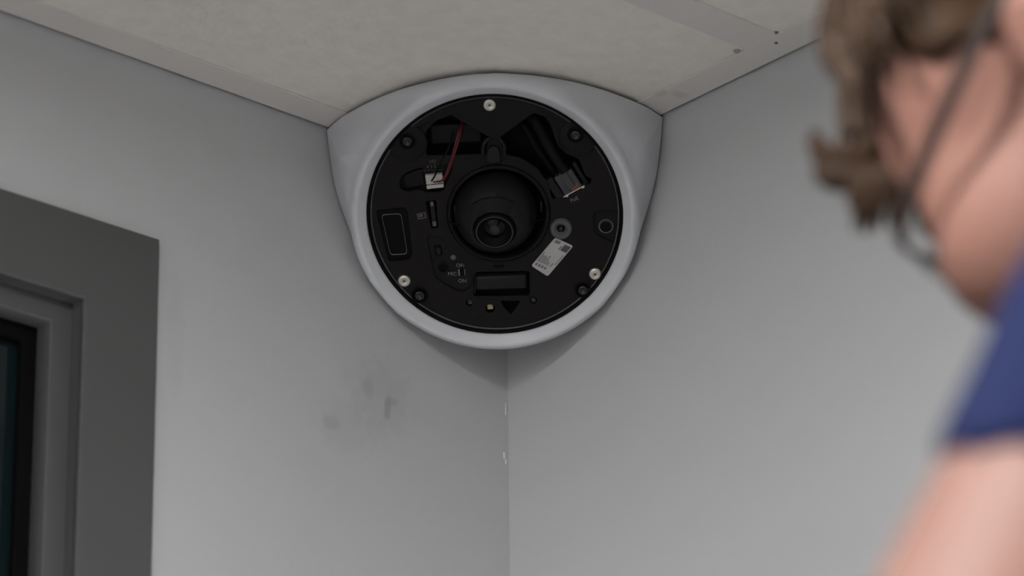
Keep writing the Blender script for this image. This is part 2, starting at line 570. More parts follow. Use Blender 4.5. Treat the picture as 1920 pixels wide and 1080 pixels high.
# cover: loft from the outline on ceiling and walls to the round lip
GAP = 0.0013
ceil_pts = [(0.1318, 0.0013), (0.1352, 0.020), (0.1355, 0.046), (0.1322, 0.068), (0.1255, 0.087), (0.1160, 0.1035),
            (0.1100, 0.1100), (0.1035, 0.1160), (0.087, 0.1255), (0.068, 0.1322), (0.046, 0.1355), (0.020, 0.1352), (0.0013, 0.1318)]
wall_pts = [(0.1310, 0.0), (0.1290, -0.0155), (0.1256, -0.0320), (0.1195, -0.0475), (0.1110, -0.0625), (0.0998, -0.0762),
            (0.0884, -0.0860), (0.0780, -0.0912), (0.064, -0.0922), (0.046, -0.0890), (0.024, -0.0820), (0.0016, -0.0750)]
def outline(gap):
    c = [Vector((x, y, H - gap)) for x, y in ceil_pts]
    rw = [Vector((gap, r, H + z)) for r, z in wall_pts[1:]]
    lw = [Vector((r, gap, H + z)) for r, z in wall_pts[1:]]
    c[0] = Vector((0.1312, gap, H - gap)); c[-1] = Vector((gap, 0.1312, H - gap))
    segs = [catmull(c, 8), catmull([c[-1]] + rw, 8), catmull(([c[0]] + lw), 8)[::-1]]
    pts = segs[0][:-1] + segs[1][:-1] + segs[2][:-1]
    return [INV @ p for p in pts]
O = outline(GAP)
ang = [math.atan2(p.y, p.x) for p in O]
NSEC = len(O)
lip = [(R - 0.0004, -0.0120), (R - 0.0004, -0.0046), (R + 0.0004, -0.0040), (R + 0.0036, -0.0008), (R + 0.0048, -0.0002),
       (R + 0.0060, -0.0006), (R + 0.0074, -0.0022), (R + 0.0084, -0.0042), (R + 0.0090, -0.0062)]
rows = []
for p, a in zip(O, ang):
    e = Vector((math.cos(a), math.sin(a), 0))
    row = [e * r + Vector((0, 0, h)) for r, h in lip]
    last = row[-1]
    dist = (p - last).length
    pr = math.hypot(p.x, p.y)
    # deep sections run out from the shoulder towards the mounting outline
    w = max(0.0, min(1.0, (pr - R - 0.011) / 0.02))
    w2 = max(0.0, min(1.0, (R + 0.009 - pr) / 0.015))
    tdir = ((e * 0.9 + Vector((0, 0, -0.5))) * w + (e * (0.04 - 0.20 * w2) + Vector((0, 0, -0.94))) * (1 - w)).normalized()
    c1 = last + tdir * dist * 0.38
    c2 = p + (last - p) * 0.33
    for k in range(1, 11):
        t = k / 10
        row.append(last * (1 - t) ** 3 + c1 * 3 * t * (1 - t) ** 2 + c2 * 3 * t * t * (1 - t) + p * t ** 3)
    # shallow sections (outline close to the lip) curve straight over
    s0 = row[4]
    d1 = s0 + e * max(0.003, 0.55 * (pr - R - 0.0048), 0.0060 * max(0.0, min(1.0, (-p.z - 0.007) / 0.006)))
    d2 = p + Vector((0, 0, -p.z * 0.55))
    sh_row = row[:5]
    for k in range(1, 15):
        t = k / 14
        sh_row.append(s0 * (1 - t) ** 3 + d1 * 3 * t * (1 - t) ** 2 + d2 * 3 * t * t * (1 - t) + p * t ** 3)
    q = max(0.0, min(1.0, (-p.z - 0.012) / 0.010))
    q = q * q * (3 - 2 * q)
    rows.append([x_ * (1 - q) + y_ * q for x_, y_ in zip(sh_row, row)])
NR = len(rows[0])
vs = [v for r in rows for v in r]
fs = []
for i in range(NSEC):
    j = (i + 1) % NSEC
    for k in range(NR - 1):
        fs.append((i * NR + k, i * NR + k + 1, j * NR + k + 1, j * NR + k))
bm = bmesh.new()
bv = [bm.verts.new(v) for v in vs]
for f in fs:
    bm.faces.new([bv[i] for i in f])
cover = cpart('cover', from_bm(bm), m_cover, None, True)
cover['label'] = 'light grey corner housing with a round lip'
# black strip added to darken the shadow gap at ceiling and walls
Ow = outline(0.0)
Oi = outline(GAP + 0.0025)
vs, fs = [], []
for a, b in zip(Ow, Oi):
    ia = a + (Vector((0, 0, a.z)) - a).normalized() * 0.0010
    ib = b + (Vector((0, 0, b.z)) - b).normalized() * 0.0012
    vs += [ia, ib]
for i in range(NSEC):
    j = (i + 1) % NSEC
    fs.append((2 * i, 2 * i + 1, 2 * j + 1, 2 * j))
cpart('gap_shade', pyd(vs, fs), m_seal_shade)
# seal rings inside the lip
cpart('seal_ring', lathe_me([(R - 0.0005, -0.0050), (R - 0.0014, -0.0048), (R - 0.0022, -0.0054), (R - 0.0022, -0.0075)], 96), m_seal_shade, None, True)
cpart('seal_ring', lathe_me([(R - 0.0024, -0.0062), (R - 0.0028, -0.0058), (R - 0.0032, -0.0062), (R - 0.0032, -0.0075)], 96), m_greyp, None, True)

# chassis plate with its openings (all 2-D in disc coordinates)
PH = -0.0068
holes = dict(
    upper_left=rounded(mm([(-35.33, 34.54), (-34.77, 48.48), (-30.18, 53.44), (-23.06, 57.99), (-18.54, 57.20), (-0.97, 44.41), (-2.67, 34.16)]), 0.002),
    upper_right=rounded(mm([(4.14, 43.60), (19.23, 53.88), (23.08, 56.74), (28.74, 55.91), (32.46, 50.33), (35.86, 38.09), (40.74, 32.44), (46.92, 30.07), (49.90, 19.90), (53.00, 18.86), (53.14, 15.50), (48.49, 14.15), (36.43, 7.90), (30.93, 6.89), (29.37, 16.13), (24.33, 24.57), (16.06, 30.98), (7.60, 33.45)]), 0.0018),
    connector=rounded(mm([(-50.94, 18.99), (-49.18, 24.12), (-43.24, 27.24), (-35.10, 28.75), (-21.82, 30.05), (-20.89, 26.36), (-24.80, 18.26), (-26.79, 13.75), (-36.04, 13.20), (-40.20, 15.81), (-45.20, 14.17), (-49.43, 15.56)]), 0.0022),
    card=rounded(mm([(-37.16, 8.94), (-31.09, 9.32), (-30.61, -7.01), (-34.97, -7.46)]), 0.0008),
    board=rounded(mm([(-37.58, -12.30), (-35.75, -10.83), (-28.34, -12.66), (-24.88, -22.71), (-17.70, -28.89), (-14.25, -34.63), (-14.31, -40.86), (-18.00, -44.47), (-22.08, -44.62), (-28.26, -40.95), (-34.65, -36.02), (-36.08, -26.00)]), 0.0020),
    label_bay=rounded(mm([(-64.25, 4.78), (-48.59, 6.01), (-46.72, 3.48), (-45.69, -21.91), (-47.35, -25.26), (-59.27, -25.73)]), 0.0016),
    right_bay=rounded(mm([(52.92, -2.26), (54.75, 0.12), (66.51, -0.34), (67.20, -11.44), (65.37, -20.63), (52.98, -13.97)]), 0.0020),
    bar_bay=rounded(mm([(-13.59, -33.09), (17.39, -33.66), (16.64, -48.61), (-14.40, -47.73)]), 0.0018),
    led=mm(circ((-5.50, -54.97), 2.9, 20)),
    aperture=rounded(mm([(-0.00, -50.16), (11.60, -50.61), (8.71, -55.82), (5.63, -59.16), (2.33, -55.58)]), 0.0012),
    gimbal=mm(circ((2.11, 0.34), 28.2, 64)),
    hole_a=mm(circ((-16.63, -51.09), 2.2, 16)),
    hole_b=mm(circ((18.26, -50.86), 2.2, 16)),
)
plate = cpart('chassis_plate', plate_me([circ((0, 0), R - 0.0024, 128)] + list(holes.values()), PH, 0.0024, 0.0003), m_black)
cpart('back_plate', lathe_me([(0, -0.0205), (R - 0.003, -0.0205), (R - 0.003, -0.024), (0, -0.024)], 64), m_black2)
# raised smooth cap at the top of the plate
cap = [circ((0, 0), R - 0.0034, 128)[i] for i in range(18, 47)]
cap = cap + mm([(-20.21, 57.87), (1.28, 43.71), (4.14, 43.60), (23.40, 57.33)])
cpart('top_cap', plate_me([cap], PH + 0.0012, 0.0012, 0.0003), m_black)
# raised lobes around the black screws
for c in ((-44.59, 42.51), (46.89, 41.90)):
    cpart('screw_lobe', lathe_me([(0, PH + 0.0010), (0.0098, PH + 0.0010), (0.0106, PH + 0.0004), (0.0108, PH)], 40, Matrix.Translation((c[0] * .001, c[1] * .001, 0))), m_black, None, True)
# floors of the shallow bays
cpart('bay_floor', plate_me([mm([(-65.78, 7.92), (-46.13, 8.37), (-43.53, -24.47), (-61.17, -28.15)])], PH - 0.0016, 0.0006), m_black2)
cpart('bay_floor', plate_me([mm([(51.39, 2.10), (69.17, 1.40), (68.17, -22.60), (50.54, -16.96)])], PH - 0.0014, 0.0006), m_black)
cpart('bay_floor', plate_me([mm([(-15.47, -30.53), (19.25, -31.25), (17.68, -62.44), (-17.19, -61.12)])], PH - 0.0060, 0.0006), m_black2)
# thin outline of the label window and the round port on the right
def outline_ring(name, pts, w, h, m):
    r = rounded(pts, 0.0022, 6)
    c = Vector((sum(p[0] for p in r) / len(r), sum(p[1] for p in r) / len(r)))
    inner = [tuple(Vector(p) + (c - Vector(p)).normalized() * w) for p in r]
    return cpart(name, plate_me([r, inner], h, 0.0002), m)
outline_ring('label_outline', mm([(-61.38, 1.60), (-50.68, 1.80), (-48.68, -21.79), (-57.98, -22.06)]), 0.00028, PH - 0.0013, m_print)
pc = (59.48, -9.83)
cpart('round_port', plate_me([mm(circ(pc, 3.9, 28)), mm(circ(pc, 3.62, 28))], PH - 0.0012, 0.0002), m_print)
cpart('round_port', plate_me([mm(circ((pc[0] - 0.1, pc[1] - 0.3), 3.3, 28)), mm(circ((pc[0] - 0.1, pc[1] - 0.3), 3.12, 28))], PH - 0.0012, 0.0002), m_printd)
cpart('port_plug', lathe_me([(0, -0.0078), (0.0031, -0.0078), (0.0031, -0.0085)], 28, Matrix.Translation((pc[0] * .001, pc[1] * .001 - 0.0003, 0))), m_black2)

# silver screws and black screws
def screw(c, r, m, hgt, socket, name):
    T = Matrix.Translation((c[0] * .001, c[1] * .001, PH))
    s = cpart(name, lathe_me([(0, hgt * 0.85), (r * 0.35, hgt * 0.85), (r * 0.42, hgt * 0.98), (r * 0.72, hgt), (r * 0.95, hgt * 0.7), (r, 0.0), (r, -0.0005)], 24, T), m, None, True)
    bm = bmesh.new()
    bmesh.ops.create_circle(bm, cap_ends=True, radius=r * socket, segments=6)
    me = from_bm(bm)
    me.transform(T @ Matrix.Translation((0, 0, hgt * 0.87)))
    cpart('socket', me, m_dark_hole if m is m_knob else m_greyp, s)
for c in ((0.58, 62.46), (-51.25, -36.63), (52.56, -36.58)):
    screw(c, 0.0036, m_silver, 0.0016, 0.22, 'silver_screw')
for c in ((-44.49, 44.02), (45.57, 44.07), (-43.33, -45.06), (45.51, -45.34)):
    T = Matrix.Translation((c[0] * .001, c[1] * .001, PH))
    cpart('screw_well', lathe_me([(0.0046, 0.0014), (0.0041, 0.0016), (0.0036, 0.0014), (0.0034, -0.002)], 28, T), m_black2, None, True)
    screw(c, 0.0031, m_knob, 0.0030, 0.30, 'black_screw')
for c in ((-16.30, -50.48), (18.28, -50.55)):
    screw(c, 0.0016, m_knob, 0.0006, 0.3, 'small_screw')

# upper-left compartment: box, wires and the white connector
cpart('inner_box', box_me(((-32.54, 48.32)[0] * .001, (-33.12, 38.61)[1] * .001, -0.020), ((-5.07, 47.22)[0] * .001, (-32.47, 49.53)[1] * .001, -0.0135), 0.0010), m_black)
cpart('connector_floor', plate_me([mm([(-51.85, 31.54), (-18.50, 31.44), (-22.06, 9.54), (-53.16, 10.76)])], -0.0112, 0.0008), m_board)
cpart('connector_block', plate_me([rounded(mm([(-47.99, 22.77), (-38.25, 26.67), (-37.35, 17.76), (-46.97, 15.99)]), 0.0018)], -0.0092, 0.0022, 0.0004), m_black)
wc = Matrix.Rotation(math.radians(4), 4, 'Z')
cx_, cy_ = (-31.40, 19.61)
plug = cpart('white_plug', box_me((-0.0047, -0.0014, -0.0022), (0.0047, 0.0040, 0.0010), 0.0004, 2, Matrix.Translation((cx_ * .001, cy_ * .001, -0.0085)) @ wc), m_white)
cpart('plug_rim', box_me((-0.0046, -0.0036, -0.0022), (0.0046, -0.0016, 0.0018), 0.0003, 2, Matrix.Translation((cx_ * .001, cy_ * .001, -0.0085)) @ wc), m_white, plug)
cpart('plug_slot', box_me((-0.0020, -0.0018, 0.0008), (0.0040, -0.0012, 0.0012), 0, 1, Matrix.Translation((cx_ * .001, cy_ * .001, -0.0085)) @ wc), m_dark_hole, plug)
def P3(p, h):
    return Vector((p[0] * .001, p[1] * .001, h * .001))
cpart('red_wire', tube_me(catmull([P3((-30.48, 19.64), -7.3), P3((-27.24, 20.61), -6.6), P3((-24.34, 25.57), -6.2), P3((-20.95, 34.57), -6.2), P3((-18.27, 42.85), -8), P3((-16.45, 48.03), -12), P3((-15.39, 50.47), -17)], 8), 0.00048, 8), m_red, None, True)
cpart('red_wire', tube_me(catmull([P3((-29.07, 19.28), -7.3), P3((-26.36, 20.88), -6.6), P3((-23.16, 26.13), -6.4), P3((-19.77, 35.13), -6.4), P3((-17.13, 42.81), -8), P3((-15.59, 47.99), -12), P3((-14.82, 50.44), -17)], 8), 0.00042, 8), m_red, None, True)
cpart('black_wire', tube_me(catmull([P3((-33.05, 20.05), -7.2), P3((-31.11, 23.21), -6.6), P3((-27.49, 30.57), -6.4), P3((-22.52, 38.77), -8), P3((-20.10, 45.95), -14)], 8), 0.00045, 8), m_blackw, None, True)
cpart('black_wire', tube_me(catmull([P3((-28.75, 19.88), -7.3), P3((-30.48, 19.64), -7.0), P3((-32.22, 19.40), -7.3)], 6), 0.0003, 6), m_blackw, None, True)
# prints beside the connector
cpart('print', text_me('I/O', 0.0026, mm([(-31.79, 31.36)])[0], math.radians(6), PH + 0.00005), m_printd)
cpart('print', text_me('4 3 2 1', 0.0026, mm([(-31.66, 28.61)])[0], math.radians(5), PH + 0.00005), m_printd)
cpart('print_line', box_me(((-38.73, 25.84)[0] * .001, (-35.25, 26.32)[1] * .001, PH), ((-26.62, 26.58)[0] * .001, (-35.23, 26.62)[1] * .001, PH + 0.0001)), m_dark_hole)

# hub with two prongs above the gimbal
pb = (1.41, 35.52)
cpart('hub_tongue', plate_me([rounded(mm([(-2.58, 30.51), (-1.68, 36.55), (0.16, 38.91), (3.02, 38.79), (4.30, 36.01), (4.57, 30.22)]), 0.0016, 5)], -0.0045, 0.005, 0.0006), m_black3)
for sgn, pts in ((-1, [(-4.38, 34.23), (-4.09, 39.68), (-2.21, 42.64), (-0.43, 43.78)]), (1, [(7.08, 34.38), (7.05, 39.24), (5.50, 42.33), (4.14, 43.60)])):
    cpart('hub_prong', tube_me(catmull([P3(p, -6.0) for p in pts], 6), [0.0011] * 19, 8), m_black3, None, True)

# network cable and its plug
cpart('network_cable', tube_me(catmull([P3((18.98, 55.15), -17), P3((24.02, 50.04), -12), P3((29.07, 40.61), -9), P3((34.35, 30.49), -7.5), P3((39.17, 23.06), -6.2)], 8), 0.0030, 14), m_blackw, None, True)
cpart('network_cable', tube_me(catmull([P3((11.62, 52.06), -18), P3((18.65, 46.27), -13), P3((23.93, 36.15), -11), P3((30.56, 25.23), -11), P3((33.16, 20.17), -12)], 8), 0.0022, 12), m_black2, None, True)
ra = math.radians(28)
px_, py_ = (39.76, 17.78)
PT = Matrix.Translation((px_ * .001, py_ * .001, -0.0075)) @ Matrix.Rotation(ra, 4, 'Z')
cpart('jack_housing', box_me((-0.0105, -0.0090, -0.006), (-0.0060, 0.0055, 0.0003), 0.0004, 2, PT), m_black3)
cpart('jack_housing', box_me((0.0065, -0.0090, -0.006), (0.0088, 0.0060, -0.0012), 0.0004, 2, PT), m_black3)
rj = cpart('network_plug', box_me((-0.0052, -0.0068, -0.005), (0.0056, 0.0050, 0.0016), 0.0005, 2, PT), m_clear)
cpart('plug_latch', box_me((-0.0014, -0.0045, 0.0016), (0.0026, 0.0062, 0.0026), 0.0003, 2, PT), m_clear, rj)
for k in range(4):
    cpart('contact', box_me((0.0000 + 0.0011 * k, -0.0064, 0.0015), (0.0005 + 0.0011 * k, -0.0034, 0.0019), 0, 1, PT), m_copper, rj)
cpart('jack_shield', box_me((-0.0064, -0.0074, -0.004), (0.0068, -0.0068, 0.0014), 0.0001, 1, PT), m_metal)
for x in (-0.0052, 0.0048):
    cpart('shield_tab', box_me((x, -0.0082, -0.0005), (x + 0.0014, -0.0074, 0.0010), 0.0001, 1, PT), m_metal)
cpart('print', text_me('PoE', 0.0030, mm([(43.27, 6.71)])[0], math.radians(24), PH + 0.00005), m_print)

# memory card slot and its mark
cpart('card_floor', plate_me([mm([(-38.47, 11.14), (-28.66, 11.37), (-28.70, -8.94), (-37.43, -9.84)])], PH - 0.003, 0.0006), m_black2)
cpart('card_slot', plate_me([rounded(mm([(-34.64, 7.85), (-32.63, 7.77), (-31.98, -5.49), (-33.72, -5.73)]), 0.0006)], PH - 0.0004, 0.0022, 0.0003), m_black3)
cpart('card_latch', plate_me([rounded(mm([(-34.32, 8.22), (-32.88, 8.16), (-32.72, 6.01), (-34.16, 6.06)]), 0.0004)], PH + 0.0002, 0.001, 0.0002), m_greyp)
cpart('card_latch', plate_me([rounded(mm([(-33.85, -3.18), (-32.12, -3.25), (-31.98, -5.72), (-33.71, -5.66)]), 0.0004)], PH + 0.0002, 0.001, 0.0002), m_greyp)
ib = mm([(-41.92, 1.75), (-37.55, 2.50), (-37.16, -0.59), (-41.54, -1.34)])
cpart('card_mark', plate_me([ib, [tuple(Vector(p) * 0.86 + Vector((sum(q[0] for q in ib), sum(q[1] for q in ib))) * 0.035) for p in ib]], PH + 0.0001, 0.0002), m_print)
cpart('card_mark', plate_me([mm([(-41.10, 1.10), (-39.04, 1.64), (-38.83, 0.40), (-40.61, -0.45)])], PH + 0.0001, 0.0002), m_printd)

# control board at lower left
bd = cpart('control_board', plate_me([mm([(-38.87, -9.78), (-25.89, -10.28), (-11.97, -30.04), (-12.87, -46.23), (-25.05, -45.76), (-36.79, -37.81)])], PH - 0.0015, 0.0008), m_board)
cpart('push_button', plate_me([rounded(mm([(-33.85, -17.71), (-30.37, -17.54), (-29.81, -22.83), (-33.31, -23.32)]), 0.0006)], PH - 0.0006, 0.001, 0.0002), m_black2)
cpart('push_button', plate_me([rounded(mm([(-32.75, -18.68), (-30.71, -18.45), (-30.62, -21.87), (-32.37, -22.11)]), 0.0006)], PH + 0.0004, 0.001, 0.0002), m_black3)
c = (-23.81, -24.30)
cpart('status_light', lathe_me([(0, 0.0010), (0.0012, 0.0008), (0.0017, 0.0003), (0.0018, -0.0012)], 16, Matrix.Translation((c[0] * .001, c[1] * .001, PH - 0.0004))), m_greyp, None, True)
c = (-29.67, -30.29)
cpart('microphone_hole', lathe_me([(0.0026, -0.0012), (0.0026, 0.0001), (0.0030, 0.0001), (0.0030, -0.0012)], 20, Matrix.Translation((c[0] * .001, c[1] * .001, PH - 0.0003))), m_black, None, True)
cpart('microphone_hole', lathe_me([(0, 0), (0.0026, 0)], 20, Matrix.Translation((c[0] * .001, c[1] * .001, PH - 0.0012))), m_seal_shade)
sw = cpart('slide_switch', plate_me([mm([(-21.04, -31.56), (-17.86, -31.68), (-18.07, -35.41), (-21.25, -35.29)])], PH - 0.0010, 0.0008), m_seal_shade)
cpart('switch_edge', box_me(((-21.51, -34.66)[0] * .001, (-21.52, -34.97)[1] * .001, PH - 0.0012), ((-20.92, -31.57)[0] * .001, (-21.33, -31.55)[1] * .001, PH - 0.0002)), m_print, sw)
cpart('switch_edge', box_me(((-18.32, -34.78)[0] * .001, (-21.52, -34.97)[1] * .001, PH - 0.0012), ((-17.80, -31.69)[0] * .001, (-21.33, -31.55)[1] * .001, PH - 0.0002)), m_printd, sw)
for s_, p in (('OFF', (-20.06, -29.27)), ('MIC', (-24.97, -34.06)), ('ON', (-19.70, -38.32))):
    cpart('print', text_me(s_, 0.0029, mm([p])[0], math.radians(-2), PH - 0.0006), m_print)

# bar and lamp window at the bottom
b0, b1 = (-12.27, -42.94), (15.11, -34.64)
cpart('latch_bar', box_me((b0[0] * .001, b0[1] * .001, -0.0120), (b1[0] * .001, b1[1] * .001, -0.0038), 0.0014, 3), m_black3, None, True)
c = (-5.58, -54.92)
cpart('led_chip', box_me((c[0] * .001 - 0.0016, c[1] * .001 - 0.0013, -0.0115), (c[0] * .001 + 0.0016, c[1] * .001 + 0.0017, -0.0090), 0.0002, 1), m_led)
cpart('lamp_frame', plate_me([rounded(mm([(-14.75, -48.66), (15.72, -49.51), (14.91, -59.82), (-15.05, -59.31)]), 0.001), rounded(mm([(-14.18, -48.99), (15.12, -49.80), (14.34, -59.49), (-14.43, -58.71)]), 0.001)], PH + 0.0002, 0.0004), m_black3)
cpart('plate_slot', box_me(((-2.09, -29.49)[0] * .001, (0.45, -30.83)[1] * .001, PH), ((3.40, -29.70)[0] * .001, (0.51, -29.59)[1] * .001, PH + 0.0003), 0.0001, 1), m_seal_shade)

# grey spacer and paper label
c = (35.36, -9.51)
T = Matrix.Translation((c[0] * .001, c[1] * .001, PH))
sp = cpart('grey_spacer', lathe_me([(0.0016, 0.0006), (0.0030, 0.0016), (0.0034, 0.0024), (0.0052, 0.0024), (0.0058, 0.0018), (0.0059, 0)], 32, T), m_greyp, None, True)
cpart('spacer_screw', lathe_me([(0, 0.0012), (0.0010, 0.0012), (0.0015, 0.0016), (0.0020, 0.0010), (0.0026, 0.0006)], 6, T @ Matrix.Translation((0, 0.0004, 0.0004))), m_knob, sp)
lab = mm([(31.90, -14.70), (41.46, -20.01), (26.77, -37.14), (18.12, -30.58)])
lb = cpart('paper_label', plate_me([rounded([lab[0], lab[1], lab[2], lab[3]], 0.0013, 4)], PH + 0.00025, 0.0002), m_label)
e1 = Vector(lab[1]) - Vector(lab[0])
e2 = Vector(lab[3]) - Vector(lab[0])
def lab_bar(u0, u1, v0, v1, m=m_ink):
    q = [Vector(lab[0]) + e1 * a + e2 * b for a, b in ((u0, v0), (u1, v0), (u1, v1), (u0, v1))]
    cpart('print_bar', plate_me([[tuple(p) for p in q]], PH + 0.0004, 0.00012), m, lb)
for k in range(9):
    u = 0.06 + 0.088 * k
    v0 = (0.50, 0.58, 0.56, 0.60, 0.52, 0.66, 0.70, 0.78, 0.68)[k]
    lab_bar(u, u + 0.042, v0, 0.80)
for k in range(4):
    lab_bar(0.10 + 0.16 * k, 0.20 + 0.16 * k, 0.86, 0.93)
lab_bar(0.62, 0.95, 0.06, 0.26, m_greyp)
lab_bar(0.12, 0.38, 0.05, 0.13)
lab_bar(0.90, 0.93, 0.34, 0.70)
lab_bar(0.52, 0.57, 0.14, 0.27)

# gimbal: outer ring, ball shell, lens barrel
gc = (2.11, 0.34)
G = Matrix.Translation((gc[0] * .001, gc[1] * .001, 0))
cpart('gimbal_ring', lathe_me([(0.0278, PH - 0.006), (0.0278, PH + 0.0000), (0.0272, PH + 0.0012), (0.0264, PH + 0.0014), (0.0256, PH + 0.0006), (0.0250, PH - 0.003), (0.0248, -0.019)], 72, G), m_black, None, True)
cpart('gimbal_dish', lathe_me([(0.0249, -0.013), (0.0200, -0.0185), (0.0, -0.0190)], 48, G), m_black2, None, True)
tilt = Matrix.Rotation(math.radians(12), 4, 'X')
SB = G @ Matrix.Translation((-0.0018, 0.0002, -0.0100)) @ tilt
rs = 0.0226
prof = []
for k in range(0, 15):
    a = math.radians(-25 + k * 5.6)
    prof.append((rs * math.cos(a), rs * math.sin(a)))
prof = prof + [(0.0115, rs * 0.845), (0.0112, rs * 0.74)]
ball = cpart('camera_ball', lathe_me(prof, 64, SB), m_black3, None, True)
# shield piece above the lens
sh_v, sh_f = [], []
na = 17
for k in range(na):
    a = math.radians(50 + 80 * k / (na - 1))
    for r_ in (0.0122, 0.0180):
        zz = math.sqrt(max((rs + 0.0009) ** 2 - r_ * r_, 0))
        sh_v.append(SB @ Vector((r_ * math.cos(a), r_ * math.sin(a), zz)))
    for r_ in (0.0180, 0.0122):
        zz = math.sqrt(max((rs - 0.001) ** 2 - r_ * r_, 0))
        sh_v.append(SB @ Vector((r_ * math.cos(a), r_ * math.sin(a), zz)))
for k in range(na - 1):
    for q in range(4):
        sh_f.append((k * 4 + q, k * 4 + (q + 1) % 4, (k + 1) * 4 + (q + 1) % 4, (k + 1) * 4 + q))
cpart('ball_shield', pyd(sh_v, sh_f), m_black, ball)
for sx in (-1, 1):
    cpart('seam', box_me((sx * 0.0125, -0.0002, rs * 0.80), (sx * 0.0205, 0.0002, rs * 0.842), 0, 1, SB @ Matrix.Rotation(sx * math.radians(22), 4, 'Y')), m_seal_shade, ball)
barrel = cpart('lens_barrel', lathe_me([(0.0112, rs * 0.70), (0.0110, rs * 0.90), (0.0104, rs * 0.935), (0.0094, rs * 0.935), (0.0086, rs * 0.90), (0.0080, rs * 0.84), (0.0062, rs * 0.80), (0.0058, rs * 0.78)], 48, SB), m_black2, None, True)
cpart('front_lens', lathe_me([(0.0, rs * 0.84), (0.0022, rs * 0.835), (0.0042, rs * 0.815), (0.0060, rs * 0.775)], 32, SB), m_lens, barrel, True)
cpart('lens_glint', lathe_me([(0.0, rs * 0.849), (0.0013, rs * 0.848), (0.0025, rs * 0.838), (0.0027, rs * 0.830)], 24, SB), m_lensglint, barrel, True)  # grey dome paints the glint at the centre of the lens
cpart('barrel_ring', lathe_me([(0.0095, rs * 0.934), (0.0097, rs * 0.940), (0.0099, rs * 0.934)], 48, SB), m_greyp, barrel, True)
for sx, yy in ((-1, 0.004), (1, 0.004)):
    cpart('side_clip', box_me((sx * 0.0232 - 0.0005, yy - 0.0030, -0.012), (sx * 0.0232 + 0.0005, yy + 0.0030, -0.0035), 0.0003, 2, G), m_black3)

